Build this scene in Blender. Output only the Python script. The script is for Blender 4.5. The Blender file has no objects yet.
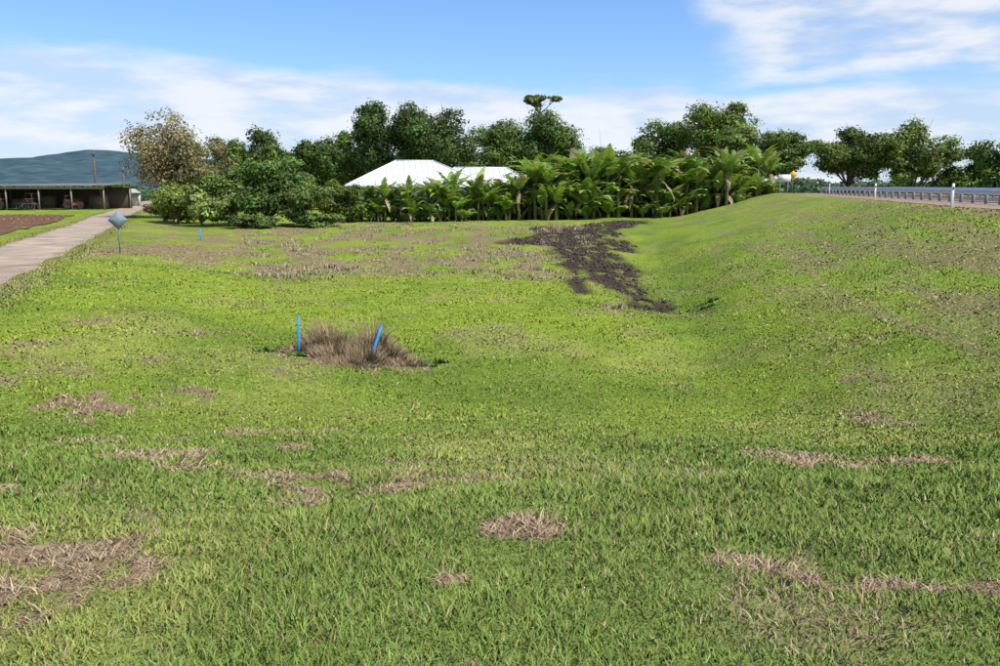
import bpy, math, numpy as np
from mathutils import Vector
R=math.radians
rng=np.random.default_rng(7)
scene=bpy.context.scene
scene.view_settings.view_transform='Standard'
scene.view_settings.look='None'
scene.view_settings.exposure=0

# ------------------------------------------------------------------ noise
def _h(i,j,s):
    n=(i.astype(np.int64)*374761393+j.astype(np.int64)*668265263+s*982451653)&0x7fffffff
    n=((n^(n>>13))*1274126177)&0x7fffffff
    n=(n^(n>>16))
    return (n&0xffff)/65535.0
def vn(x,y,s=0):
    x=np.asarray(x,float);y=np.asarray(y,float)
    i=np.floor(x);j=np.floor(y);fx=x-i;fy=y-j
    fx=fx*fx*(3-2*fx);fy=fy*fy*(3-2*fy)
    i=i.astype(np.int64);j=j.astype(np.int64)
    a=_h(i,j,s);b=_h(i+1,j,s);c=_h(i,j+1,s);d=_h(i+1,j+1,s)
    return (a*(1-fx)+b*fx)*(1-fy)+(c*(1-fx)+d*fx)*fy
def fbm(x,y,s=0,o=4):
    v=0;a=.5;t=0
    for k in range(o):
        v=v+a*vn(x*2**k+17.3*k,y*2**k+9.1*k,s+k);t+=a;a*=.5
    return v/t
def sm(a,b,x):
    t=np.clip((np.asarray(x,float)-a)/(b-a),0,1);return t*t*(3-2*t)

# ------------------------------------------------------------------ terrain
def toe(y): return 2.3+0.14*np.clip(y,-10,600)
def crest(y): return 12.6+0.21*np.clip(y,-10,600)
def hr(y): return 2.75+0.0085*np.clip(y,-10,100)
def redge(y): return -5.4-0.37*y      # farm road, near edge
def ledge(y): return -9.7-0.37*y
def H(x,y):
    x=np.asarray(x,float);y=np.asarray(y,float)
    zn=2.1*(1-sm(1.5,16,y))
    s=np.clip((x-toe(y))/(crest(y)-toe(y)),0,1)
    s2=np.clip(s*1.12,0,1)
    zr=hr(y)*(0.65*s2+0.35*s*s*(3-2*s))*(1-sm(14,26,x-crest(y)))
    zf=0.9*sm(55,105,y)
    w=x-redge(y)
    zl=0.8*(1-sm(0.8,11,w))
    z=(zn**4+zr**4+zf**4+zl**4+1e-9)**.25
    z=z-.38*np.exp(-((x-toe(y)+.6)/2.4)**2)*sm(9,19,y)*(1-sm(60,95,y))
    m=sm(0.3,2,w)+sm(-0.3,-2,x-ledge(y)); m=np.clip(m,0,1)*(1-sm(-1.5,0,x-crest(y)))
    r=np.hypot(x,y)
    z=z+m*((fbm(x/4,y/4,3,3)-.5)*.26+(fbm(x/.9,y/.9,11,2)-.5)*.07)*(1-sm(300,600,r))
    z=z+soil(x,y)*(fbm(x/.35,y/.35,77,3)-.6)*.16
    return z
def seg(x,y,x0,y0,x1,y1,r):
    dx=x1-x0;dy=y1-y0;L=dx*dx+dy*dy
    t=np.clip(((x-x0)*dx+(y-y0)*dy)/L,0,1)
    return r-np.hypot(x-x0-t*dx,y-y0-t*dy)
def soil(x,y):
    n=(fbm(x/1.0,y/2.6,21,5)-.5)*2.8
    d=-99
    for a in [(5.6,31,5.0,37,.95),(4.9,36,5.3,46,1.2),(3.2,33.5,3.7,44,.5),(3.8,44,4.4,60,.8),(6.3,42,6.6,60,1.1),(5.0,44,5.4,66,1.8),(5.2,62,6,80,3.1),(6,76,13.8,91,2.5),(1.2,63,5,74,1.5),(8.6,60,9.6,80,1.3)]:
        d=np.maximum(d,seg(x,y,*a))
    m=sm(-.5,.7,d+n*.6)
    m=m*(1-.62*sm(.56,.72,fbm(x/.5,y/1.6,25,3)))
    for (a,b,c,e,k) in [(-3.3,18.4,1.2,.4,.22),(6.9,29.5,.5,1.6,.3),(-.05,4.85,.09,.06,.5),(.5,11.5,.12,.1,.4)]:
        q=1-np.hypot((x-a)/c,(y-b)/e)+n*.22
        m=np.maximum(m,sm(0,.5,q)*k)
    return m
DRY=[(-2.35,3.75,.72,.65,1),(-3.0,7.4,.46,.6,1),(-5.9,12.5,.6,.8,1),(-4.5,9.4,.45,.55,.9),(-3.1,11.2,.75,.65,.9),
 (-1.3,5.55,.36,.36,1),(-1.5,6.3,.45,.3,.9),(-.7,5.8,.32,.32,.9),(.03,4.3,.24,.18,1),(1.25,3.85,.30,.17,1),(1.95,3.5,.48,.10,1),
 (2.75,7.9,.38,.9,1),(3.7,7.7,.65,.38,.95),(-.2,3.5,.12,.09,1),(-2.3,9.0,.26,.4,.8),(-5.0,14,.5,.5,.8),(-5.8,11.2,.36,.42,.9),
 (-7.2,20,.6,.8,.6),(-3.6,5.4,.5,.3,.6),(5.7,12.5,.4,.9,.8),(6.6,15.5,.4,.9,.7),(-2.0,18.4,1.1,.9,.8),(-3.3,18.1,1.7,.9,.75),(3.7,28.5,.5,1.4,.9),
 (-8.0,13.2,.5,.7,.8),(-6.6,16.5,.5,.6,.6),(-4.2,16.2,.35,.5,.6),(-9.2,17,.6,.8,.7),(-7.3,14.8,.45,.7,.7),(-9.8,20.5,.7,1,.6),(-3.9,10.2,.3,.3,.7),(-2.5,6.6,.3,.25,.6),
 (-1.9,4.7,.4,.25,.45),(2.5,4.4,.3,.15,.4),(-.9,7.6,.35,.3,.4),(-6.9,9.9,.3,.3,.5)]
def dry(x,y):
    n=(fbm(x/.22,y/.30,41,5)-.5)
    m=np.zeros_like(np.asarray(x,float))
    for a,b,c,e,k in DRY:
        q=1-np.hypot((x-a)/c,(y-b)/e)+n*3.2
        m=np.maximum(m,sm(.0,.65,q)*k)
    f=sm(33,45,y)*(1-sm(76,94,y))*sm(-26,-18,x+.22*y)*(1-sm(4,9,x))
    t=fbm(x/1.6,y/3.4,51,5)
    m=np.maximum(m,f*sm(.42,.59,t)*.85)
    s=x-toe(y)
    st=fbm(s*1.7+fbm(x/5,y/5,5,2)*.8,y*.16,61,4)
    m=np.maximum(m,sm(1,5,s)*(1-sm(0,3,x-crest(y)))*sm(.48,.69,st)*.6*(1-sm(110,140,y))*sm(6,18,y))
    m=np.maximum(m,sm(.59,.85,fbm(x/1.3,y/1.6,81,5))*.42)
    return np.clip(m,0,1)
def lawn(x,y):
    """albedo of the living grass"""
    x=np.asarray(x,float)
    near=np.array([.190,.262,.062]);mid=np.array([.250,.335,.044]);deep=np.array([.115,.190,.038]);yel=np.array([.34,.355,.10])
    r=np.hypot(x,y)
    k=sm(4,22,r)[...,None]
    c=near*(1-k)+mid*k
    a=fbm(x/3.1,y/4.2,91,5)
    kk=(.5*sm(.45,.68,a))[...,None]
    c=c*(1-kk)+deep*kk
    b=fbm(x/2.2+40,y/3.4,95,5)
    kk=(.5*sm(.48,.72,b))[...,None]
    c=c*(1-kk)+yel*kk
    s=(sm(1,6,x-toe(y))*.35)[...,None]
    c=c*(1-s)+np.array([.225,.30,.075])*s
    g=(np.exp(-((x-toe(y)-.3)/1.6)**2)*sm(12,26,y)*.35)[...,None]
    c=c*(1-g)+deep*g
    return c
STRAW=np.array([.35,.245,.16]);SOIL=np.array([.072,.054,.042])
def ground_col(x,y):
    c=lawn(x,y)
    r=np.hypot(x,y);c=c*(.80+.18*sm(8,25,r))[...,None]  # painted shade: ground colour darkened near the camera, as if under the blades
    d=dry(x,y)[...,None]
    c=c*(1-d*.9)+(STRAW*.8)*d*.9
    s=soil(x,y)[...,None]
    c=c*(1-s)+SOIL*s
    return c

# ------------------------------------------------------------------ builder
class MB:
    def __init__(s): s.V=[];s.Q=[];s.T=[];s.C=[];s.qm=[];s.tm=[];s.n=0
    def add(s,V,Q=None,T=None,C=(1,1,1),m=0):
        V=np.asarray(V,float).reshape(-1,3);N=len(V)
        C=np.asarray(C,float)
        if C.ndim==1: C=np.tile(C,(N,1))
        s.V.append(V);s.C.append(C)
        if Q is not None and len(Q): Q=np.asarray(Q).reshape(-1,4);s.Q.append(Q+s.n);s.qm.append(np.full(len(Q),m))
        if T is not None and len(T): T=np.asarray(T).reshape(-1,3);s.T.append(T+s.n);s.tm.append(np.full(len(T),m))
        s.n+=N
    def box(s,c,d,rz=0,m=0,C=(1,1,1),taper=1.0,tx=None):
        x,y,z=[k/2 for k in d]
        V=np.array([[-x,-y,-z],[x,-y,-z],[x,y,-z],[-x,y,-z],[-x,-y,z],[x,-y,z],[x,y,z],[-x,y,z]],float)
        V[4:,:2]*=taper
        if tx: V[4:,0]+=tx
        ca,sa=math.cos(rz),math.sin(rz)
        V=np.c_[V[:,0]*ca-V[:,1]*sa,V[:,0]*sa+V[:,1]*ca,V[:,2]]+np.array(c)
        s.add(V,[[0,3,2,1],[4,5,6,7],[0,1,5,4],[1,2,6,5],[2,3,7,6],[3,0,4,7]],C=C,m=m)
    def tube(s,P,rad,n=7,m=0,C=(1,1,1)):
        P=np.asarray(P,float);K=len(P)
        T=np.gradient(P,axis=0);T/=np.linalg.norm(T,axis=1)[:,None]+1e-9
        up=np.array([0,0,1.]) if abs(T[0,2])<.9 else np.array([1.,0,0])
        A=np.cross(T,up);A/=np.linalg.norm(A,axis=1)[:,None]+1e-9
        B=np.cross(T,A)
        th=np.linspace(0,2*np.pi,n,endpoint=False)
        rad=np.broadcast_to(np.asarray(rad,float),(K,))
        V=P[:,None]+rad[:,None,None]*(np.cos(th)[None,:,None]*A[:,None]+np.sin(th)[None,:,None]*B[:,None])
        V=V.reshape(-1,3)
        Q=[[k*n+i,k*n+(i+1)%n,(k+1)*n+(i+1)%n,(k+1)*n+i] for k in range(K-1) for i in range(n)]
        V=np.vstack([V,P[0],P[-1]]);a=K*n
        T3=[[a,(i+1)%n,i] for i in range(n)]+[[a+1,(K-1)*n+i,(K-1)*n+(i+1)%n] for i in range(n)]
        s.add(V,Q,T3,C=C,m=m)
    def make(s,name,mats,loc=(0,0,0),rz=0,smooth=False,parent=None):
        me=bpy.data.meshes.new(name)
        V=np.vstack(s.V);C=np.vstack(s.C)
        Q=np.vstack(s.Q) if s.Q else np.zeros((0,4),int);T=np.vstack(s.T) if s.T else np.zeros((0,3),int)
        me.vertices.add(len(V));me.vertices.foreach_set('co',V.astype(np.float32).ravel())
        nl=Q.size+T.size;me.loops.add(nl)
        me.loops.foreach_set('vertex_index',np.concatenate([Q.ravel(),T.ravel()]).astype(np.int32))
        me.polygons.add(len(Q)+len(T))
        ls=np.concatenate([np.arange(len(Q))*4,Q.size+np.arange(len(T))*3]).astype(np.int32)
        me.polygons.foreach_set('loop_start',ls)
        mi=np.concatenate((s.qm or [np.zeros(0)])+(s.tm or [np.zeros(0)])).astype(np.int32)
        me.polygons.foreach_set('material_index',mi)
        if smooth: me.polygons.foreach_set('use_smooth',np.ones(len(mi),bool))
        me.update(calc_edges=True)
        at=me.color_attributes.new('Col','FLOAT_COLOR','POINT')
        at.data.foreach_set('color',np.c_[C,np.ones(len(C))].astype(np.float32).ravel())
        for m in mats: me.materials.append(m)
        ob=bpy.data.objects.new(name,me);ob.location=loc;ob.rotation_euler[2]=rz
        scene.collection.objects.link(ob)
        if parent: ob.parent=parent
        return ob

# ------------------------------------------------------------------ materials
def newmat(name):
    m=bpy.data.materials.new(name);m.use_nodes=True
    nt=m.node_tree;nt.nodes.clear()
    return m,nt,nt.nodes.new,nt.links.new
def simple(name,col,rough=.6,metal=0,scale=8,var=.25,bump=.0,spec=.4):
    m,nt,N,L=newmat(name)
    o=N('ShaderNodeOutputMaterial');b=N('ShaderNodeBsdfPrincipled');L(b.outputs[0],o.inputs[0])
    b.inputs['Roughness'].default_value=rough;b.inputs['Metallic'].default_value=metal
    b.inputs['Specular IOR Level'].default_value=spec
    tc=N('ShaderNodeTexCoord');n=N('ShaderNodeTexNoise');n.inputs['Scale'].default_value=scale;n.inputs['Detail'].default_value=6
    L(tc.outputs['Object'],n.inputs['Vector'])
    mr=N('ShaderNodeMapRange');mr.inputs['To Min'].default_value=1-var;mr.inputs['To Max'].default_value=1+var
    mr.inputs['From Min'].default_value=.3;mr.inputs['From Max'].default_value=.7
    L(n.outputs['Fac'],mr.inputs['Value'])
    mx=N('ShaderNodeMix');mx.data_type='RGBA';mx.blend_type='MULTIPLY';mx.inputs['Factor'].default_value=1
    mx.inputs['A'].default_value=(*col,1);L(mr.outputs[0],mx.inputs['B']);L(mx.outputs['Result'],b.inputs['Base Color'])
    if bump:
        bp=N('ShaderNodeBump');bp.inputs['Distance'].default_value=bump;L(n.outputs['Fac'],bp.inputs['Height']);L(bp.outputs[0],b.inputs['Normal'])
    return m
def leafmat(name,trans=.3,gloss=.05,rough=.45,tint=(1.25,1.25,.7),up=0.0):
    m,nt,N,L=newmat(name)
    o=N('ShaderNodeOutputMaterial');a=N('ShaderNodeVertexColor');a.layer_name='Col'
    d=N('ShaderNodeBsdfDiffuse');L(a.outputs[0],d.inputs[0]);last=d.outputs[0]
    if up:
        g=N('ShaderNodeNewGeometry');v=N('ShaderNodeVectorMath');v.operation='SCALE';v.inputs['Scale'].default_value=1-up;L(g.outputs['Normal'],v.inputs[0])
        v2=N('ShaderNodeVectorMath');v2.operation='ADD';v2.inputs[1].default_value=(0,0,up);L(v.outputs[0],v2.inputs[0])
        v3=N('ShaderNodeVectorMath');v3.operation='NORMALIZE';L(v2.outputs[0],v3.inputs[0]);L(v3.outputs[0],d.inputs['Normal'])
    if trans:
        t=N('ShaderNodeBsdfTranslucent')
        mx=N('ShaderNodeMix');mx.data_type='RGBA';mx.blend_type='MULTIPLY';mx.inputs['Factor'].default_value=1
        mx.inputs['B'].default_value=(*tint,1);L(a.outputs[0],mx.inputs['A']);L(mx.outputs['Result'],t.inputs[0])
        m1=N('ShaderNodeMixShader');m1.inputs[0].default_value=trans;L(last,m1.inputs[1]);L(t.outputs[0],m1.inputs[2]);last=m1.outputs[0]
    if gloss:
        g=N('ShaderNodeBsdfGlossy');g.inputs['Roughness'].default_value=rough
        m2=N('ShaderNodeMixShader');m2.inputs[0].default_value=gloss;L(last,m2.inputs[1]);L(g.outputs[0],m2.inputs[2]);last=m2.outputs[0]
    L(last,o.inputs[0]);return m
M_grass=leafmat('grass_blade',.0,.0,.6,(1.2,1.2,.6),up=.64)
M_leaf=leafmat('foliage',.22,.015,.5)
M_ban=leafmat('banana_leaf',.3,.05,.45)
M_bark=simple('bark',(.13,.10,.075),.9,scale=3,var=.4,bump=.03)
def ground_mat():
    m,nt,N,L=newmat('grass_ground')
    o=N('ShaderNodeOutputMaterial');b=N('ShaderNodeBsdfDiffuse');L(b.outputs[0],o.inputs[0])
    a=N('ShaderNodeVertexColor');a.layer_name='Col'
    g=N('ShaderNodeNewGeometry')
    def noise(sc,det=4):
        n=N('ShaderNodeTexNoise');n.inputs['Scale'].default_value=sc;n.inputs['Detail'].default_value=det;n.inputs['Roughness'].default_value=.7;L(g.outputs['Position'],n.inputs['Vector']);return n
    n1=noise(14,3);n2=noise(2.2,5)
    def mr(n,lo,hi):
        r=N('ShaderNodeMapRange');r.inputs['From Min'].default_value=.3;r.inputs['From Max'].default_value=.7;r.inputs['To Min'].default_value=lo;r.inputs['To Max'].default_value=hi;L(n.outputs['Fac'],r.inputs['Value']);return r
    p=None
    for n,lo,hi in ((n1,.66,1.3),(n2,.74,1.22)):
        r=mr(n,lo,hi)
        if p is None: p=r.outputs[0]
        else:
            q=N('ShaderNodeMath');q.operation='MULTIPLY';L(p,q.inputs[0]);L(r.outputs[0],q.inputs[1]);p=q.outputs[0]
    mx=N('ShaderNodeMix');mx.data_type='RGBA';mx.blend_type='MULTIPLY';mx.inputs['Factor'].default_value=1
    L(a.outputs[0],mx.inputs['A']);L(p,mx.inputs['B'])
    L(mx.outputs['Result'],b.inputs[0])
    b2=N('ShaderNodeBump');b2.inputs['Distance'].default_value=.14;b2.inputs['Strength'].default_value=.6;L(p,b2.inputs['Height'])
    L(b2.outputs[0],b.inputs['Normal'])
    return m
M_ground=ground_mat()

# ------------------------------------------------------------------ ground sheet
rr=np.concatenate([[.0],np.exp(np.linspace(math.log(.6),math.log(7000),720))])
an=np.concatenate([np.linspace(45,135,600,endpoint=False),np.linspace(135,405,160,endpoint=False)])
A,Rr=np.meshgrid(np.radians(an),rr)
X=Rr*np.cos(A);Y=Rr*np.sin(A)
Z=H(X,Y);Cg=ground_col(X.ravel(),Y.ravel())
nr,na=X.shape
I=np.arange(nr*na).reshape(nr,na);I2=np.roll(I,-1,axis=1)
Q=np.stack([I[:-1],I[1:],I2[1:],I2[:-1]],-1).reshape(-1,4)
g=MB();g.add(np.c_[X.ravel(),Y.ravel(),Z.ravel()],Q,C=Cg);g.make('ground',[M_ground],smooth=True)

# ------------------------------------------------------------------ grass blades
def blades(mb,x,y,hgt,wid,col,lean,zoff=-.005,seed=0,z=None,dirn=None):
    N=len(x);r=np.random.default_rng(seed)
    if z is None: z=H(x,y)+zoff
    az=r.uniform(0,2*np.pi,N);la=r.uniform(0,2*np.pi,N)
    if dirn is not None: la=dirn+r.normal(size=N)*.7
    wx=np.cos(az)*wid/2;wy=np.sin(az)*wid/2
    lx=np.cos(la)*lean*hgt;ly=np.sin(la)*lean*hgt
    hz=hgt*np.sqrt(np.clip(1-lean**2*.8,.1,1))
    P=np.empty((N,5,3))
    P[:,0]=np.c_[x-wx,y-wy,z];P[:,1]=np.c_[x+wx,y+wy,z]
    P[:,2]=np.c_[x+wx*.9+lx*.4,y+wy*.9+ly*.4,z+hz*.62];P[:,3]=np.c_[x-wx*.9+lx*.4,y-wy*.9+ly*.4,z+hz*.62]
    P[:,4]=np.c_[x+lx,y+ly,z+hz]
    b=np.arange(N)[:,None]*5
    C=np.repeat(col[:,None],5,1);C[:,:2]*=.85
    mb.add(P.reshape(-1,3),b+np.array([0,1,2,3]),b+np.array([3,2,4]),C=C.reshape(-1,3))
NB=420000
lr=rng.uniform(math.log(1.9),math.log(62),NB);r0=np.exp(lr)
keep=rng.uniform(0,1,NB)<np.clip((r0/4.0)**2,0,1)*(1-.7*sm(25,62,r0))
r0=r0[keep];th=np.radians(rng.uniform(55,125,len(r0)))
bx_,by_=r0*np.cos(th),r0*np.sin(th)
so=soil(bx_,by_);w_=bx_-redge(by_)
ok=(rng.uniform(0,1,len(r0))>so*1.05)&(w_>.05+rng.uniform(0,.5,len(r0)))&(bx_<crest(by_)-.2)
bx_,by_,r0=bx_[ok],by_[ok],r0[ok];n=len(r0)
dm=dry(bx_,by_)
isd=rng.uniform(0,1,n)<np.clip(dm*1.1+.06,0,1)
ok=~((rng.uniform(0,1,n)<np.where(isd,.25,.6))&(dm>.4));bx_,by_,r0,dm,isd=[q[ok] for q in (bx_,by_,r0,dm,isd)];n=len(r0)
col=lawn(bx_,by_)*rng.uniform(.68,1.38,n)[:,None]
col[:,0]*=rng.uniform(.82,1.22,n)
sc=np.array([[.44,.32,.20],[.35,.24,.155],[.53,.42,.27],[.23,.155,.10]])[rng.integers(0,4,n)]*rng.uniform(.7,1.2,n)[:,None]
col[isd]=sc[isd]
clump=fbm(bx_/.22,by_/.22,123,3);cl2=fbm(bx_/.9,by_/.9,133,3)
hg=(.012+.060*clump+.03*sm(.5,.75,cl2))*rng.uniform(.55,1.35,n)*(1+np.clip(r0-12,0,40)*.010)*(1-.22*sm(6,12,r0))
col*=(.80+.40*clump)[:,None]
wd=np.clip(.0014*r0,.005,.05)*rng.uniform(.6,1.3,n)
ln=np.where(isd&(dm>.25),rng.uniform(.8,1.08,n),rng.uniform(.35,1.0,n))
hg=np.where(isd&(dm>.25),hg*1.4,hg)
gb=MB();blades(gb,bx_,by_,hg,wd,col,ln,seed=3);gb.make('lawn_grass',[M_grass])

def tussock(mb,cx,cy,rx,ry,n,hh,pal,seed,w=(.006,.014),out=False):
    r=np.random.default_rng(seed)
    a=r.uniform(0,2*np.pi,n);q=np.sqrt(r.uniform(0,1,n))*(1 if not out else r.uniform(.6,1.1,n));x=cx+rx*q*np.cos(a);y=cy+ry*q*np.sin(a)
    lump=.45+1.1*fbm(x*2.6,y*2.6,seed,2)
    h=hh*(1-.75*np.clip(q,0,1)**1.6)*r.uniform(.35,1.2,n)*lump
    c=np.array(pal)[r.integers(0,len(pal),n)]*r.uniform(.7,1.25,n)[:,None]
    ln=r.uniform(.05,.8,n)
    if out: ln=np.clip(.15+.75*q+r.normal(size=n)*.2,0,1.05)
    blades(mb,x,y,h,r.uniform(*w,n),c,ln,seed=seed,dirn=a if out else None)
BR=[[.27,.18,.125],[.36,.25,.17],[.19,.12,.085],[.44,.34,.22],[.20,.20,.075]]
t=MB()
for i,(a,b,rx,hh,nn) in enumerate([(-4.0,18.8,.5,.48,1700),(-3.65,19.0,.55,.74,2300),(-3.25,18.9,.5,.57,1800),(-2.85,18.8,.55,.64,2000),(-2.45,18.7,.5,.46,1500),(-3.5,18.3,.65,.38,1700),(-2.9,18.2,.65,.35,1500),(-2.0,18.3,.55,.24,1100),(-4.4,18.5,.45,.28,800),(-3.2,17.9,.9,.18,1400)]):
    tussock(t,a,b,rx,rx*.75,nn,hh,BR,300+i,(.007,.016),out=True)
t.make('dry_grass_tussock',[M_grass])
t=MB();GW=[[.11,.18,.04],[.15,.22,.05],[.08,.13,.03]]
for i,(a,b,c) in enumerate([(-4.85,18.6,.35),(-4.3,18.1,.25),(-1.7,18.3,.4),(-1.4,18.7,.3),(-5.1,18.4,.25),(6.9,29.6,.5),(7.4,30.4,.35)]):
    tussock(t,a,b,c,c*.6,260,.13,GW,40+i,(.03,.055))
t.make('broadleaf_weeds',[M_grass])
# dead tufts in paddock
t=MB();r=np.random.default_rng(12);k=0
STR=[[.42,.32,.235],[.34,.25,.18],[.48,.38,.28],[.27,.20,.14],[.24,.25,.09]]
for i in range(760):
    y=r.uniform(37,88);x=r.uniform(-.30*y,.09*y+1)
    if fbm(np.array([x/4.]),np.array([y/6.]),51,3)[0]<.50 and r.uniform()<.7: continue
    if soil(np.array([x]),np.array([y]))[0]>.5 and r.uniform()<.7: continue
    s=r.uniform(.25,.8)
    tussock(t,x,y,s*1.5,s*1.2,int(60*s)+15,r.uniform(.10,.32),STR,100+i,(.03,.05),out=True)
for (x,y,s) in [(5.6,78,1.4),(6.5,79,1.2),(4.3,77,1),(3.9,29.6,.45),(-8.6,43,.8),(-7.4,42,.6)]:
    tussock(t,x,y,s*1.2,s,int(260*s),.4*s+.12,STR,int(x*10+y+900),(.03,.05),out=True)
t.make('dead_grass_tufts',[M_grass])

# clods
cl=MB();r=np.random.default_rng(33)
cx_=r.uniform(1,15,9000);cy_=r.uniform(30,92,9000);cm_=soil(cx_,cy_);cz_=H(cx_,cy_)
for x,y,q,zz in zip(cx_,cy_,cm_,cz_):
    if q<.7: continue
    s=r.uniform(.03,.08)*(1+y/90);V=r.normal(size=(6,3))*.25*s+np.array([[1,0,0],[-1,0,0],[0,1,0],[0,-1,0],[0,0,.8],[0,0,-.5]])*s
    V+=np.array([x,y,zz+s*.1])
    cl.add(V,T=[[0,2,4],[2,1,4],[1,3,4],[3,0,4],[2,0,5],[1,2,5],[3,1,5],[0,3,5]])
cl.make('soil_clods',[simple('clod_soil',(.082,.063,.05),.95,scale=4,var=.5,spec=.05)])

# ------------------------------------------------------------------ roads
def ribbon(name,mat,fa,fb,ys,lift,nc=9,sd_=5,amp=.7):
    mb=MB();ys=np.asarray(ys,float);t=np.linspace(0,1,nc)
    k=0 if 'mark' in name else 1
    ja=(fbm(ys*.3,ys*0+3,sd_,4)-.5)*k;jb=(fbm(ys*.3,ys*0+8,sd_+1,4)-.5)*k
    xa=fa(ys)+ja*amp;xb=fb(ys)+jb*amp
    Xs=xa[:,None]*(1-t)+xb[:,None]*t;Ys=np.repeat(ys[:,None],nc,1)
    Zs=H(Xs,Ys)+lift
    I=np.arange(Xs.size).reshape(Xs.shape)
    Q=np.stack([I[:-1,:-1],I[:-1,1:],I[1:,1:],I[1:,:-1]],-1).reshape(-1,4)
    mb.add(np.c_[Xs.ravel(),Ys.ravel(),Zs.ravel()],Q);return mb.make(name,[mat],smooth=True)
M_farm=simple('worn_gravel_seal',(.37,.295,.225),.95,scale=.6,var=.32,bump=.02,spec=.05)
M_dirt=simple('dirt_verge',(.27,.19,.125),.95,scale=2.5,var=.4,bump=.04,spec=.03)
M_asph=simple('asphalt',(.085,.08,.078),.9,scale=3,var=.2,bump=.01,spec=.1)
M_grav=simple('gravel_shoulder',(.30,.21,.16),.95,scale=5,var=.35,bump=.04,spec=.1)
M_white=simple('white_paint',(.75,.75,.73),.55,scale=5,var=.08)
ysr=np.concatenate([np.arange(-30,160,.6),np.arange(160,420,3)])
ribbon('dirt_verge',M_dirt,lambda y:ledge(y)-.35,lambda y:redge(y)+.35,ysr,.02,11,45,1.1)
ribbon('farm_road',M_farm,lambda y:ledge(y)+.15,lambda y:redge(y)-.15,ysr,.04,9,5,.7)
ribbon('gravel_shoulder',M_grav,lambda y:crest(y)-.5,lambda y:crest(y)+12,ysr,.02)
ribbon('highway_road',M_asph,lambda y:crest(y)+3.6,lambda y:crest(y)+10.6,ysr,.04)
ribbon('road_edge_marking',M_white,lambda y:crest(y)+4.1,lambda y:crest(y)+4.25,ysr,.05,3)
r=np.random.default_rng(91);n=34000
yv=np.exp(r.uniform(math.log(22),math.log(120),n));side=r.uniform(0,1,n)<.6
xv=np.where(side,redge(yv)+r.normal(size=n)*.35+.3,ledge(yv)+r.normal(size=n)*.35-.3)
vb=MB();vc=lawn(xv,yv)*r.uniform(.6,1.2,n)[:,None];dd=r.uniform(0,1,n)<.3;vc[dd]=np.array([.42,.33,.2])*r.uniform(.7,1.1,(dd.sum(),1))
blades(vb,xv,yv,r.uniform(.04,.11,n),r.uniform(.02,.05,n),vc,r.uniform(.2,.9,n),seed=4);vb.make('verge_grass',[M_grass])
# ploughed field
ys=np.arange(34,106,.8);us=np.arange(0,62,.13)
U,Yp=np.meshgrid(us,ys);e=ledge(Yp)-2.4-(fbm(Yp*.4,Yp*0,4,3)-.5)*1.2
Xp=e-U
Zp=H(Xp,Yp)+.06+.09*np.sin(U*2*np.pi/.78)+(fbm(Xp*3,Yp*3,9,3)-.5)*.12
Ii=np.arange(Xp.size).reshape(Xp.shape);Qp=np.stack([Ii[:-1,:-1],Ii[1:,:-1],Ii[1:,1:],Ii[:-1,1:]],-1).reshape(-1,4)
p=MB();p.add(np.c_[Xp.ravel(),Yp.ravel(),Zp.ravel()],Qp);p.make('ploughed_field',[simple('red_soil',(.15,.08,.055),.95,scale=2,var=.35,bump=.05,spec=.05)],smooth=True)

# ------------------------------------------------------------------ foliage
def leaves(mb,P,Nrm,size,col,m=1,seed=0,asp=.55):
    r=np.random.default_rng(seed);n=len(P)
    Nr=Nrm+r.normal(size=(n,3))*.6;Nr/=np.linalg.norm(Nr,axis=1)[:,None]+1e-9
    t=r.normal(size=(n,3));t-=Nr*(t*Nr).sum(1)[:,None];t/=np.linalg.norm(t,axis=1)[:,None]+1e-9
    b=np.cross(Nr,t);s=(size*r.uniform(.6,1.35,n))[:,None]
    V=np.stack([P-t*s,P+b*s*asp,P+t*s,P-b*s*asp],1)
    mb.add(V.reshape(-1,3),np.arange(n*4).reshape(n,4),C=np.repeat(col,4,0),m=m)
def crown(mb,c,rx,ry,rz,nl,ncl,leaf,col,r,seed,sparse=1.0,flat=.8):
    L=[]
    for i in range(nl):
        d=r.normal(size=3);d/=np.linalg.norm(d);d[2]=d[2]*.9+.12
        q=r.uniform(.35,.9)
        L.append((c+d*q*np.array([rx,ry,rz]),r.uniform(.2,.44)*(1.1-.25*q)))
    tot=int(ncl*sparse)
    for i,(lc,lr) in enumerate(L):
        R3=np.array([rx,ry,rz*flat])*lr
        k=tot//nl
        d=r.normal(size=(k,3));d/=np.linalg.norm(d,axis=1)[:,None]
        q=r.uniform(.2,1.25,k)**.5
        cc=lc+d*q[:,None]*R3
        per=r.integers(15,24)
        idx=np.repeat(np.arange(k),per)
        cr=.11*min(rx,rz)*r.uniform(.5,1.6,k)+.12
        off=r.normal(size=(k*per,3))*cr[idx][:,None]*np.array([.6,.6,.42])
        P=cc[idx]+off
        N=(P-lc)/R3+off/cr[idx][:,None]*.6+np.array([0,0,.6])
        base=np.array(col)*r.uniform(.72,1.3)
        tone=r.uniform(.55,1.5,k)[idx][:,None]*r.uniform(.75,1.3,len(P))[:,None]
        C=base*tone
        C[:,0]*=r.uniform(.85,1.3,k)[idx]
        leaves(mb,P,N,np.full(len(P),leaf),C,1,seed+i)
    return [l[0] for l in L]
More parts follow.
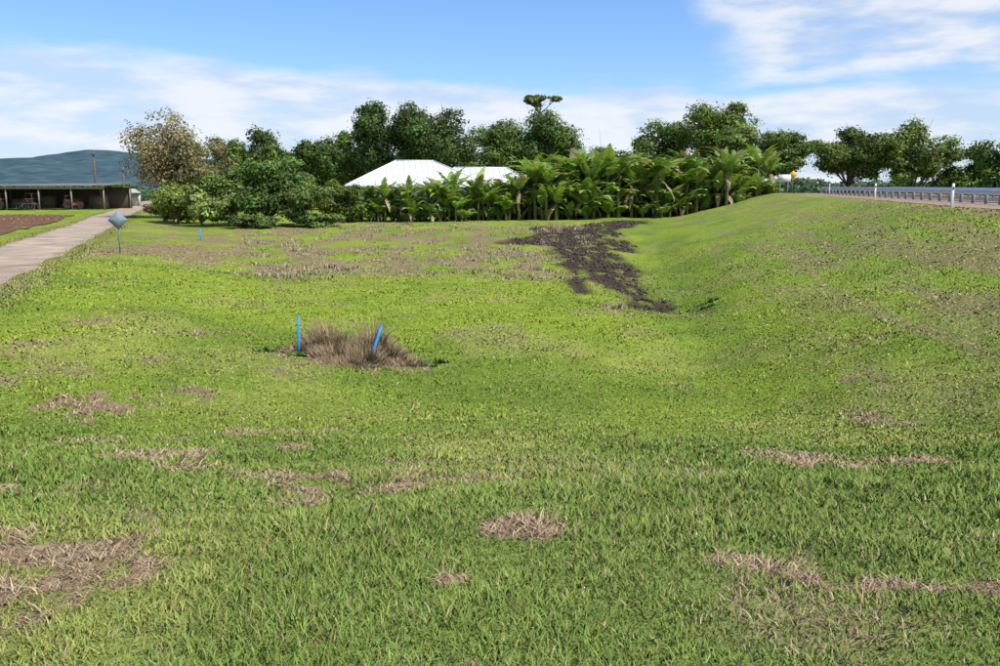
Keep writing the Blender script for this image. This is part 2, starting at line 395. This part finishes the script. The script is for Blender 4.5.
def tree(name,x,y,h,w,cb,col,seed,leaf=.24,nl=15,ncl=620,sparse=1,trunk_r=None,bark=M_bark,lean=0,depth=None):
    r=np.random.default_rng(seed);mb=MB();z0=float(H(x,y))
    cz=h*(1+cb)/2;rz=h*(1-cb)/2;rx=w/2;ry=(depth or w)/2
    c=np.array([lean,0,cz])
    Ls=crown(mb,c,rx,ry,rz,nl,ncl,leaf,col,r,seed*50,sparse)
    tr=trunk_r or .028*h
    fork=np.array([lean*.5,0,h*max(cb,.12)*.95])
    ts=np.linspace(0,1,6)[:,None]
    P=ts*fork+np.sin(ts*5+seed)*np.array([.12,.08,0]);P[0,2]=-.3
    mb.tube(P,tr*np.linspace(1.25,.75,6),8,0)
    for l in Ls:
        mid=fork*.45+l*.55+np.array([0,0,-.08*h])*r.uniform(.2,1)
        tt=np.linspace(0,1,6)[:,None];B=(1-tt)**2*fork+2*tt*(1-tt)*mid+tt**2*l
        mb.tube(B,tr*np.linspace(.5,.07,6),5,0)
        for q in range(3):
            e=l+r.normal(size=3)*np.array([rx,ry,rz])*.22;s=B[r.integers(2,5)]
            mb.tube(np.array([s,(s+e)/2+[0,0,.2],e]),[tr*.2,tr*.12,tr*.04],4,0)
    return mb.make(name,[bark,M_leaf],loc=(x,y,z0))
def T(name,u,Y,vt,wp,cb,col,seed,**k):
    x=(u-500)/866*Y;h=3.7+(193-vt)*Y/866-float(H(x,Y))
    return tree(name,x,Y,h,wp*Y/866,cb,col,seed,**k)
DK=(.060,.108,.026);MD=(.100,.165,.036);OL=(.215,.20,.10)
T('feathery_tree',178,97,122,100,.06,OL,1,leaf=.15,nl=30,ncl=1150)
T('feathery_tree',215,101,136,66,.06,(.16,.165,.075),71,leaf=.15,nl=18,ncl=600)
T('rain_tree',236,150,138,50,.1,MD,61,ncl=500)
T('rain_tree',256,150,132,58,.15,DK,2)
T('rain_tree',285,150,138,50,.1,(.13,.18,.04),3,ncl=600)
T('rain_tree',312,145,132,46,.15,DK,4,ncl=560,nl=10)
T('rain_tree',338,145,124,52,.15,MD,5,ncl=700,nl=14)
T('mango_tree',376,142,107,64,.15,DK,6,ncl=1000,nl=22)
T('mango_tree',433,138,103,80,.15,(.06,.105,.026),7,ncl=1300,nl=28)
T('rain_tree',498,150,120,74,.15,MD,8,ncl=900,nl=18)
T('rain_tree',545,150,109,90,.15,(.085,.145,.034),9,ncl=1200,nl=24)
T('emergent_tree',539,185,97,36,.86,(.13,.18,.055),10,ncl=260,nl=8,trunk_r=.3)
T('rain_tree',606,160,148,70,.2,DK,11,ncl=500)
T('rain_tree',662,142,126,66,.2,MD,12,ncl=800,nl=18)
T('rain_tree',708,138,104,92,.35,(.12,.185,.042),13,ncl=1000,nl=22)
T('rain_tree',748,122,131,110,.2,(.10,.16,.035),14,ncl=1200,nl=24)
T('rain_tree',842,135,129,92,.08,(.105,.155,.037),15,ncl=1150,nl=22)
T('poinciana_tree',905,135,121,64,.1,(.15,.21,.055),16,ncl=800,nl=16)
T('rain_tree',958,135,143,70,.05,MD,17,ncl=800)
T('rain_tree',1012,120,130,84,.05,DK,18,ncl=800)
T('roadside_tree',136,200,180,40,.05,MD,19,ncl=300,nl=8)
T('roadside_tree',118,230,182,40,.05,DK,20,ncl=300,nl=8)
for i,(u,v,w_) in enumerate([(240,150,90),(300,146,100),(355,142,90),(410,140,100),(465,148,90),(520,150,90),(690,150,110),(620,162,70)]):
    T('roadside_tree',u,168,v,w_,.0,(.05,.088,.026),121+i,ncl=650,nl=16,leaf=.28)
def shrub(u,Y,vt,wp,col,seed,leaf=.16,ncl=380,name='garden_shrub',nl=13):
    T(name,u,Y,vt,wp,0.0,col,seed,leaf=leaf,ncl=ncl,nl=nl,trunk_r=.1,depth=max(3,wp*Y/866*.7))
shrub(182,86,178,50,(.20,.28,.06),31)
shrub(205,82,185,58,(.21,.28,.08),32)
shrub(232,84,174,60,(.12,.19,.04),33,ncl=520)
shrub(272,84,159,100,(.09,.155,.035),34,ncl=1400,nl=28)
shrub(308,83,176,60,(.11,.17,.04),35,ncl=520)
shrub(338,88,178,50,(.10,.15,.03),36,ncl=450)
shrub(362,90,196,46,(.13,.20,.045),37)
shrub(425,92,200,70,(.10,.17,.04),38)
shrub(480,98,198,90,(.10,.17,.035),39)
for i,(u,Y) in enumerate([(455,95),(520,98),(560,101),(600,104),(640,106),(680,109),(720,111),(750,112),(395,93)]):
    shrub(u,Y,203 if u<600 else 192,52,(.15,.23,.05),81+i,ncl=240,nl=9)
shrub(168,90,196,30,(.22,.17,.08),46)
shrub(255,80,214,60,(.10,.16,.045),47,ncl=260)
shrub(318,82,212,60,(.12,.19,.045),48,ncl=260)

# banana plants
def banana_mesh(seed):
    r=np.random.default_rng(seed);mb=MB()
    stems=[(r.uniform(2.0,3.0),1.0) for _ in range(2)]+[(r.uniform(.8,1.8),.85) for _ in range(3)]+[(r.uniform(.2,.5),.6) for _ in range(3)]
    for hs,ls in stems:
        ox,oy=r.uniform(-1.6,1.6,2)
        mb.tube([[ox,oy,-.4],[ox+.05,oy,hs*.5],[ox+r.uniform(-.2,.2),oy,hs]],[.15,.12,.07],6,0,C=(.17,.17,.07))
        top=np.array([ox,oy,hs-.1]);nlv=r.integers(9,13)
        for i in range(nlv):
            dead=(i>=nlv-2) and hs>1.2
            az=i*2.4+r.uniform(-.5,.5);Lf=r.uniform(2.3,3.5)*ls*(.7 if dead else 1)
            a0=R(r.uniform(8,45)) if not dead else R(120);a1=R(r.uniform(70,140)) if not dead else R(172)
            n=12;tt=np.linspace(0,1,n);ang=a0+(a1-a0)*tt**1.2
            ds=Lf/(n-1);px=np.concatenate([[0],np.cumsum(np.sin(ang[:-1])*ds)]);pz=np.concatenate([[0],np.cumsum(np.cos(ang[:-1])*ds)])
            dr=np.array([math.cos(az),math.sin(az),0]);sd=np.array([-dr[1],dr[0],0])
            Pm=top+px[:,None]*dr+pz[:,None]*np.array([0,0,1])
            Nn=-np.cos(ang)[:,None]*dr+np.sin(ang)[:,None]*np.array([0,0,1])
            W=.42*np.sin(np.pi*np.clip(tt*.93+.05,0,1)**.8)*(.5 if dead else 1)*(.7+.3*ls)
            W[tt<.12]*=.3
            base=np.array([.21,.33,.06]) if r.uniform()<.6 else np.array([.31,.40,.10])
            if dead or r.uniform()<.04: base=np.array([.32,.24,.13])
            base=base*r.uniform(.65,1.35)
            torn=r.uniform(.2,1)
            for sg in (-1,1):
                for k in range(n-1):
                    dro=r.uniform(-.1,.3+.6*torn);wk=W[k]*r.uniform(.8,1.1);wk2=W[k+1]*r.uniform(.8,1.1)
                    g_=.12*torn if r.uniform()<.6 else 0
                    o1=sd*sg*wk+Nn[k]*(.10*wk-dro*wk*.6);o2=sd*sg*wk2+Nn[k+1]*(.10*wk2-dro*wk2*.6)
                    q0=Pm[k];q1=Pm[k+1]
                    mb.add([q0,q1,q1+o2-(q1-q0)*g_*2,q0+o1],[[0,1,2,3]],C=base*r.uniform(.85,1.15),m=1)
            mb.tube(Pm[::2],np.linspace(.03,.01,len(Pm[::2])),3,1,C=(.30,.34,.13))
    return mb.make('banana_plant',[M_ban,M_ban])
bm=[banana_mesh(200+i) for i in range(7)]
r=np.random.default_rng(77);first=set()
def put(k,x,y,s,rz):
    if k not in first:
        ob=bm[k];first.add(k)
    else:
        ob=bpy.data.objects.new('banana_plant',bm[k].data);scene.collection.objects.link(ob)
    ob.location=(x,y,float(H(x,y)));ob.scale=(s,s,s);ob.rotation_euler[2]=rz
uv=[]
for i in range(44):
    f=i/43;u=436+f*320+r.uniform(-6,6);Yb=92+f*16+r.uniform(-2,4)
    s=r.uniform(.78,1.25)*np.interp(u,[430,520,540,600,690,760],[.98,.98,1.35,1.4,1.3,1.05])
    uv.append((u,Yb,s))
for u in (386,398,410,420,374): uv.append((u,90+r.uniform(0,2),.9))
for u in (196,182): uv.append((u,88,.55))
for u in (555,580,605,630,655,680,705): uv.append((u,111,r.uniform(1.3,1.65)))
for i,(u,Yb,s) in enumerate(uv):
    put(i%7,(u-500)/866*Yb,Yb,s,r.uniform(0,6.28))

# distant tree mass
mb=MB();r=np.random.default_rng(5)
def mass(x0,y0,x1,y1,h,n,leaf,seed,col=(.075,.12,.06)):
    t=r.uniform(0,1,n);x=x0+(x1-x0)*t;y=y0+(y1-y0)*t+r.uniform(-12,12,n)
    top=h*(.45+1.0*fbm(t*np.hypot(x1-x0,y1-y0)/22,t*0,seed,4))
    z=.5+top*r.uniform(0,1,n)**.7
    P=np.c_[x,y,z];leaves(mb,P,np.tile([0,-.5,.8],(n,1)),np.full(n,leaf),np.array(col)*r.uniform(.55,1.5,n)[:,None],0,seed)
mass(-420,380,-30,420,5.5,18000,1.0,1)
mass(-60,400,420,420,9,26000,1.1,2)
mass(90,260,330,260,6,16000,.8,3)
mass(-330,250,-95,300,3.5,12000,.7,4)
mb.make('distant_trees',[M_leaf])

# hills
hx=np.linspace(-7000,4000,560);hy=np.linspace(0,1,40)
HX,T_=np.meshgrid(hx,hy)
prof=np.interp(hx,[-7000,-3400,-3000,-2700,-2400,-2150,-1900,-1400,-700,0,4000],[235,200,195,218,245,245,225,150,60,40,20])*(.90+.20*fbm(hx/260,hx*0,3,6))
rid=np.abs(fbm(HX/420+T_*.8,T_*2.2,31,4)-.5)*2
HZ=prof[None]*(np.sin(T_*np.pi/2)**.9)*(1-.36*rid*(1-T_**3)*np.sin(T_*np.pi/2))
HY=3700+T_*1700+(fbm(HX/400,T_*3,8,3)-.5)*400
I=np.arange(HX.size).reshape(HX.shape);Qh=np.stack([I[:-1,:-1],I[:-1,1:],I[1:,1:],I[1:,:-1]],-1).reshape(-1,4)
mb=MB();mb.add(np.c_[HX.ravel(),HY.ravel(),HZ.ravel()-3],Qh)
mb.make('hills',[simple('hazy_forest',(.055,.095,.115),.95,scale=.014,var=.3,spec=.0)],smooth=True)  # bluish aerial haze painted into the base colour

# ------------------------------------------------------------------ structures
M_roof=simple('white_roof_sheet',(.70,.70,.70),.45,scale=1,var=.06)
M_wall=simple('cream_render',(.62,.60,.55),.8,scale=1,var=.06)
M_glass=simple('window_glass',(.03,.04,.05),.1,scale=1,var=.05,spec=.8)
M_galv=simple('galvanised_steel',(.60,.61,.61),.5,.2,scale=4,var=.12)
M_greyroof=simple('weathered_roof_sheet',(.17,.155,.145),.7,.0,scale=.8,var=.3)
M_dark=simple('dark_steel',(.06,.055,.05),.7,scale=2,var=.3)
M_timber=simple('pole_timber',(.13,.105,.085),.9,scale=3,var=.3)
M_blue=simple('blue_stake_paint',(.03,.31,.72),.5,scale=12,var=.2)
M_rub=simple('rubber',(.02,.02,.02),.85)
M_orange=simple('orange_paint',(.34,.10,.04),.6,scale=3,var=.3)
M_red=simple('red_paint',(.24,.06,.045),.6,scale=3,var=.2)
M_yel=simple('yellow_paint',(.70,.42,.02),.45,scale=3,var=.1)
def empty(name,loc,rz=0):
    e=bpy.data.objects.new(name,None);e.location=loc;e.rotation_euler[2]=rz;scene.collection.objects.link(e);return e
hX,hY=-9.2,118;hz=float(H(hX,hY))
e=empty('hip_roof_house',(hX,hY,hz),R(10))
def hip(cx,cy,lx,ly,z0,z1,ridge,name):
    mb=MB();a,b=lx/2,ly/2;q=ridge/2
    V=[[cx-a,cy-b,z0],[cx+a,cy-b,z0],[cx+a,cy+b,z0],[cx-a,cy+b,z0],[cx-q,cy,z1],[cx+q,cy,z1]]
    mb.add(V,[[0,1,5,4],[2,3,4,5]],[[1,2,5],[3,0,4]])
    for (p0,p1) in ((0,4),(3,4),(1,5),(2,5),(4,5)):
        mb.tube([np.array(V[p0])+[0,0,.02],np.array(V[p1])+[0,0,.02]],.10,6)
    mb.box((cx,cy-b,z0-.12),(lx+.1,.14,.22));mb.box((cx,cy+b,z0-.12),(lx+.1,.14,.22))
    mb.box((cx-a,cy,z0-.125),(.14,ly-.2,.21));mb.box((cx+a,cy,z0-.125),(.14,ly-.2,.21))
    n=int(lx/.75)
    for i in range(1,n):
        x=cx-a+i*lx/n;t=min(1,(a-abs(x-cx))/(a-q));
        mb.tube([[x,cy-b,z0+.03],[x,cy-b+b*t,z0+.03+(z1-z0)*t]],.035,4)
    mb.make(name,[M_roof],parent=e)
hip(-2.2,0,18.5,13,3.7,7.0,5.0,'main_roof');hip(6.5,-1.5,14,9,3.62,6.1,7.0,'wing_roof')
mb=MB();mb.box((-2.2,0,1.75),(17,11.4,3.5));mb.box((7.6,-1.5,1.7),(10.6,7.6,3.4));mb.make('walls',[M_wall],parent=e)
mb=MB()
for x in (-8,-5,-1.5): mb.box((x,-5.73,1.9),(1.6,.06,1.2))
for x in (5,7.6,10.5): mb.box((x,-5.34,1.9),(1.6,.06,1.2))
mb.make('windows',[M_glass],parent=e)
# machinery shed
sX,sY=-77,142;sz=float(H(sX,sY))
e=empty('machinery_shed',(sX,sY,sz),R(6))
mb=MB();mb.add([[-15,-7,3.55],[15,-7,3.75],[15,7,4.15],[-15,7,3.95],[-15,-7,3.67],[15,-7,3.87],[15,7,4.27],[-15,7,4.07]],[[0,3,2,1],[4,5,6,7],[0,1,5,4],[1,2,6,5],[2,3,7,6],[3,0,4,7]])
mb.make('roof',[M_greyroof],parent=e)
mb=MB()
for x in np.linspace(-14.5,14.5,7):
    for y in (-6.5,6.5): mb.box((x,y,1.75),(.18,.18,3.5))
mb.box((0,-6.62,3.35),(29.2,.1,.3));mb.make('posts',[simple('shed_steel',(.28,.25,.22),.7)],parent=e)
mb=MB();mb.box((0,6.75,1.75),(29.4,.1,3.5));mb.box((-14.75,0,1.75),(.1,13.3,3.5));mb.make('back_wall',[simple('shed_wall',(.09,.075,.06),.8)],parent=e)
mb=MB()
for i in range(6): mb.box((-9+i*4.0,1.5,.9+.2*(i%2)),(2.6,2.4,1.5+.5*(i%2)),taper=.85)
mb.make('stored_crates',[simple('crate_timber',(.20,.15,.11),.7,var=.4)],parent=e)
def tractor(x,y,rz,body,s=1):
    z=float(H(x,y));e=empty('farm_tractor',(x,y,z),rz);e.scale=(s,s,s)
    mb=MB()
    def wheel(cx,cy,r,w):
        a=np.linspace(0,2*np.pi,20,endpoint=False)
        prof=[(0,.0),(.35,.18),(.92,.5),(1,.38),(1,-.38),(.92,-.5),(.35,-.18),(0,0)]
        V=[];
        for pr,pw in prof:
            for t in a: V.append([cx+r*pr*math.cos(t),cy+w*pw,r+r*pr*math.sin(t)])
        n=20;Q=[[k*n+i,k*n+(i+1)%n,(k+1)*n+(i+1)%n,(k+1)*n+i] for k in range(len(prof)-1) for i in range(n)]
        mb.add(V,Q)
    for sy in (-1,1): wheel(-.9,sy*.85,.85,.5);wheel(1.35,sy*.75,.5,.32)
    mb.make('tyres',[M_rub],parent=e)
    mb=MB();mb.box((.9,0,1.15),(2.0,.75,.75),taper=.88);mb.box((-.5,0,.95),(1.6,.8,.5))
    for sy in (-1,1): mb.box((-.9,sy*.85,1.78),(1.4,.5,.1),taper=.8)
    mb.box((-.55,0,2.68),(1.5,1.5,.14),taper=.9);o=mb.make('bonnet_and_roof',[body],parent=e);o.modifiers.new('b','BEVEL').width=.04
    mb=MB()
    for a in (-1.2,.1):
        for sy in (-.62,.62): mb.box((a,sy,1.95),(.08,.08,1.35))
    mb.tube([[1.1,.25,1.4],[1.1,.25,2.3]],.05,6);mb.tube([[-.1,0,1.4],[.0,0,1.75]],.03,5);mb.box((-.75,0,1.45),(.5,.5,.12));mb.box((-.98,0,1.75),(.1,.5,.6))
    mb.box((1.95,0,.95),(.1,.6,.5));mb.make('frame',[M_dark],parent=e)
tractor(-78.5,135.5,R(200),M_orange,.95);tractor(-73.5,137,R(160),M_red,.95);tractor(-67.0,137.5,R(20),M_red,.8)
def implement(x,y,mat):
    z=float(H(x,y));mb=MB()
    mb.box((0,0,1.0),(3.2,.12,.12));mb.box((0,.9,1.0),(3.2,.12,.12));mb.box((-1.2,.45,1.0),(.12,.78,.12));mb.box((1.2,.45,1.0),(.12,.78,.12))
    mb.tube([[0,-.06,1.06],[0,-1.2,.7]],.07,6);mb.tube([[-.6,0,1.06],[0,.2,1.8],[.6,0,1.06]],.05,6)
    for i in range(7):
        for y0 in (0,.9):
            c=-1.4+i*.46;mb.tube([[c,y0,.94],[c,y0+.1,.45]],.035,5);mb.tube([[c-.02,y0+.1,.34],[c+.03,y0+.12,.34]],[.33,.33],12)
    mb.make('disc_harrow',[mat],loc=(x,y,z))
implement(-80.0,132,M_orange);implement(-71,131,M_dark)
e=empty('carport',(-76,172,float(H(-76,172))))
mb=MB();mb.add([[-4.5,-3,2.6],[4.5,-3,2.6],[4.5,0,3.4],[-4.5,0,3.4],[4.5,3,2.6],[-4.5,3,2.6]],[[0,1,2,3],[3,2,4,5]],[[1,4,2],[0,3,5]]);mb.make('roof',[simple('pale_green_roof',(.38,.45,.43),.5)],parent=e)
mb=MB()
for x in (-4,0,4):
    for y in (-2.7,2.7): mb.box((x,y,1.3),(.15,.15,2.6))
mb.box((0,2.9,1.3),(8.6,.08,2.5));mb.make('posts',[M_galv],parent=e)
def pole(x,y,h,arm=True):
    z=float(H(x,y));e=empty('utility_pole',(x,y,z))
    mb=MB();mb.tube([[0,0,-.5],[0,0,h*.5],[0,0,h]],[.24,.21,.17],10);mb.make('shaft',[M_timber],parent=e)
    mb=MB();mb.box((0,-.24,h-.6),(1.2,.12,.14));
    mb.tube([[-.4,-.2,h-.68],[0,-.15,h-1.1]],.025,5);mb.tube([[.4,-.2,h-.68],[0,-.15,h-1.1]],.025,5);mb.make('crossarm',[M_timber],parent=e)
    mb=MB()
    for q in (-.55,-.2,.2,.55): mb.tube([[q,-.24,h-.53],[q,-.24,h-.42],[q,-.24,h-.32]],[.05,.06,.03],7)
    mb.make('insulators',[M_timber],parent=e)
pole(-74.5,162,10.2);pole(-77,180,7.8)
pole(68,136,5.8)
M_post=simple('sign_post_steel',(.22,.23,.24),.6,.1,scale=5,var=.1)
def diamond(name,x,y,h,s,face,rz=0):
    z=float(H(x,y));e=empty(name,(x,y,z),rz)
    mb=MB();mb.tube([[0,0,-.3],[0,0,h-.05]],.035,10);mb.make('post',[M_post],parent=e)
    d=s/2*1.414;c=.01;th=.012;cz=h-d;V=[];pts=[(d-c,c),(c,d-c),(-c,d-c),(-d+c,c),(-d+c,-c),(-c,-d+c),(c,-d+c),(d-c,-c)]
    for yy in (-.05,-.05-th):
        for a,b in pts: V.append([a,yy,cz+b])
    V+= [[0,-.05,cz],[0,-.05-th,cz]]
    Tt=[[16,i,(i+1)%8] for i in range(8)]+[[17,8+(i+1)%8,8+i] for i in range(8)]
    mb=MB();mb.add(V,[[i,8+i,8+(i+1)%8,(i+1)%8] for i in range(8)],Tt);mb.make('panel',[face],parent=e)
M_signback=simple('sign_back_aluminium',(.20,.26,.30),.6,.0,scale=5,var=.04,spec=.2)
diamond('warning_sign',-18.9,43.2,2.1,.66,M_signback,R(20))
diamond('warning_sign',37.6,113,2.9,.75,M_yel)
def stake(x,y,h,tx,name='blue_stake',w=.055):
    z=float(H(x,y));mb=MB();mb.box((0,0,h/2-.1),(w,w*.6,h+.2));mb.box((0,0,h+.02),(w,w*.6,.04),taper=.4)
    o=mb.make(name,[M_blue],loc=(x,y,z));o.rotation_euler=(0,tx,R(10))
    b=o.modifiers.new('b','BEVEL');b.width=.006
stake(-4.34,18.4,.80,R(1));stake(-2.80,18.3,.80,R(19))
stake(-22.0,64,.8,0,w=.10)
# guard rail
ys=np.arange(20,96,2.0)
e=empty('guardrail',(0,0,0))
prof=[(0,-.155),(.02,-.12),(.08,-.09),(.08,-.05),(.0,-.02),(.0,.02),(.08,.05),(.08,.09),(.02,.12),(0,.155)]
gx=lambda y:crest(y)+2.4
yy=np.arange(20,96.1,.5);V=[]
for y in yy:
    x=float(gx(y));z=float(H(x,y))+.62
    for a,b in prof: V.append([x-a,y,z+b])
n=len(prof);Qg=[[k*n+i,k*n+i+1,(k+1)*n+i+1,(k+1)*n+i] for k in range(len(yy)-1) for i in range(n-1)]
mb=MB();mb.add(V,Qg)
mb.make('w_beam',[M_galv],parent=e,smooth=True)
mb=MB()
for y in ys:
    x=float(gx(y));z=float(H(x,y));mb.box((x+.16,y,z+.25),(.12,.15,1.0));mb.box((x+.06,y,z+.62),(.1,.12,.26))
mb.make('posts',[M_post],parent=e)
e=empty('guardrail',(0,0,0));gx2=lambda y:crest(y)+11.2;V=[]
yy=np.arange(50,110,1.)
for y in yy:
    x=float(gx2(y));z=float(H(x,y))+.60
    for a,b in prof: V.append([x-a,y,z+b])
Qg=[[k*n+i,k*n+i+1,(k+1)*n+i+1,(k+1)*n+i] for k in range(len(yy)-1) for i in range(n-1)]
mb=MB();mb.add(V,Qg);mb.make('w_beam',[M_galv],parent=e,smooth=True)
mb=MB()
for y in yy[::3]:
    x=float(gx2(y));mb.box((x+.16,y,float(H(x,y))+.25),(.12,.15,1.0))
mb.make('posts',[M_post],parent=e)
def guide(x,y):
    z=float(H(x,y));e=empty('guide_post',(x,y,z));mb=MB();mb.box((0,0,.5),(.12,.05,1.1),taper=.9);o=mb.make('post',[M_white],parent=e);o.modifiers.new('b','BEVEL').width=.01
    mb=MB();mb.box((0,-.032,.85),(.07,.01,.12));mb.make('reflector',[M_red],parent=e)
guide(19.6,38);guide(25.0,58.5);guide(33.0,88)
e=empty('road_sign_board',(36.2,112,float(H(36.2,112))))
mb=MB();mb.box((0,0,1.9),(1.6,.04,.9));mb.make('board',[M_white],parent=e)
mb=MB();mb.tube([[-.5,.06,-.2],[-.5,.06,2.3]],.035,8);mb.tube([[.5,.06,-.2],[.5,.06,2.3]],.035,8);mb.make('posts',[M_galv],parent=e)

# ------------------------------------------------------------------ light
el=R(54);az=R(125)
sd=Vector((math.sin(az)*math.cos(el),math.cos(az)*math.cos(el),math.sin(el)))
L_=bpy.data.lights.new('sun','SUN');L_.energy=5.0;L_.angle=R(.53);L_.color=(1,.955,.88)
so_=bpy.data.objects.new('sun',L_);so_.rotation_euler=sd.to_track_quat('Z','Y').to_euler();scene.collection.objects.link(so_)
w=bpy.data.worlds.new('World');scene.world=w;w.use_nodes=True
nt=w.node_tree;nt.nodes.clear();N=nt.nodes.new;Lk=nt.links.new
out=N('ShaderNodeOutputWorld');bg=N('ShaderNodeBackground');bg.inputs[1].default_value=.115
sky=N('ShaderNodeTexSky');sky.sky_type='NISHITA';sky.sun_disc=False;sky.sun_elevation=el;sky.sun_rotation=az;sky.air_density=1;sky.dust_density=.3;sky.ozone_density=2.0
tm=N('ShaderNodeMix');tm.data_type='RGBA';tm.blend_type='MULTIPLY';tm.inputs['Factor'].default_value=1;tm.inputs['B'].default_value=(.95,1.19,1.56,1)
Lk(sky.outputs[0],tm.inputs['A']);Lk(tm.outputs['Result'],bg.inputs[0])
tc=N('ShaderNodeTexCoord');sx=N('ShaderNodeSeparateXYZ');Lk(tc.outputs['Generated'],sx.inputs[0])
def nz(scale,st,det=7,off=(0,0,0),rough=.55):
    mp=N('ShaderNodeMapping');mp.inputs['Scale'].default_value=st;mp.inputs['Location'].default_value=off;Lk(tc.outputs['Generated'],mp.inputs['Vector'])
    n=N('ShaderNodeTexNoise');n.inputs['Scale'].default_value=scale;n.inputs['Detail'].default_value=det;n.inputs['Roughness'].default_value=rough;Lk(mp.outputs[0],n.inputs['Vector']);return n.outputs['Fac']
def mth(op,a,b=None,c=False):
    m=N('ShaderNodeMath');m.operation=op;m.use_clamp=c
    for i,v in enumerate((a,b)):
        if v is None: continue
        if isinstance(v,(int,float)): m.inputs[i].default_value=v
        else: Lk(v,m.inputs[i])
    return m.outputs[0]
def ramp(v,a,b,lo=0,hi=1):
    m=N('ShaderNodeMapRange');m.interpolation_type='SMOOTHSTEP';Lk(v,m.inputs['Value'])
    for k,q in (('From Min',a),('From Max',b),('To Min',lo),('To Max',hi)): m.inputs[k].default_value=q
    return m.outputs[0]
z=sx.outputs['Z'];x=sx.outputs['X']
n1=nz(4.5,(1,1,5.0));n2=nz(4.2,(1,1,3.4),7,(3.1,.4,1.7));n3=nz(9,(1,1,4),7,(1.7,2.2,.3))
edge=mth('ADD',z,mth('MULTIPLY',mth('SUBTRACT',n1,.5),.08))
edge=mth('ADD',edge,mth('MULTIPLY',mth('SUBTRACT',n3,.5),.04))
edge=mth('ADD',edge,mth('MULTIPLY',x,.03))
band=ramp(edge,.112,.134,1,0)
c1=mth('MULTIPLY',band,ramp(n3,.30,.60,.66,1))
sx2=mth('ADD',x,mth('MULTIPLY',mth('SUBTRACT',n2,.5),.35))
side=mth('MULTIPLY',ramp(sx2,.20,.30),ramp(mth('ADD',z,mth('MULTIPLY',mth('SUBTRACT',n3,.5),.06)),.105,.14))
c2=mth('MULTIPLY',side,ramp(n3,.28,.55,.4,1))
c3=mth('MULTIPLY',ramp(z,.3,.6),ramp(n2,.50,.66))
cm=mth('MAXIMUM',mth('MAXIMUM',c1,c2),c3)
cm=mth('MULTIPLY',cm,.92)
bc=N('ShaderNodeBackground');bc.inputs[1].default_value=1.0
cc=N('ShaderNodeMix');cc.data_type='RGBA';cc.inputs['A'].default_value=(.62,.72,.88,1);cc.inputs['B'].default_value=(.89,.92,.98,1);Lk(ramp(n3,.35,.62),cc.inputs['Factor']);Lk(cc.outputs['Result'],bc.inputs[0])
ms=N('ShaderNodeMixShader');Lk(cm,ms.inputs[0]);Lk(bg.outputs[0],ms.inputs[1]);Lk(bc.outputs[0],ms.inputs[2]);Lk(ms.outputs[0],out.inputs[0])

# ------------------------------------------------------------------ camera
cd=bpy.data.cameras.new('camera');cd.lens=31.2;cd.sensor_width=36;cd.clip_end=20000;cd.clip_start=.05
co=bpy.data.objects.new('camera',cd);co.location=(0,0,3.7);co.rotation_euler=(R(90-9.2),0,0);scene.collection.objects.link(co);scene.camera=co
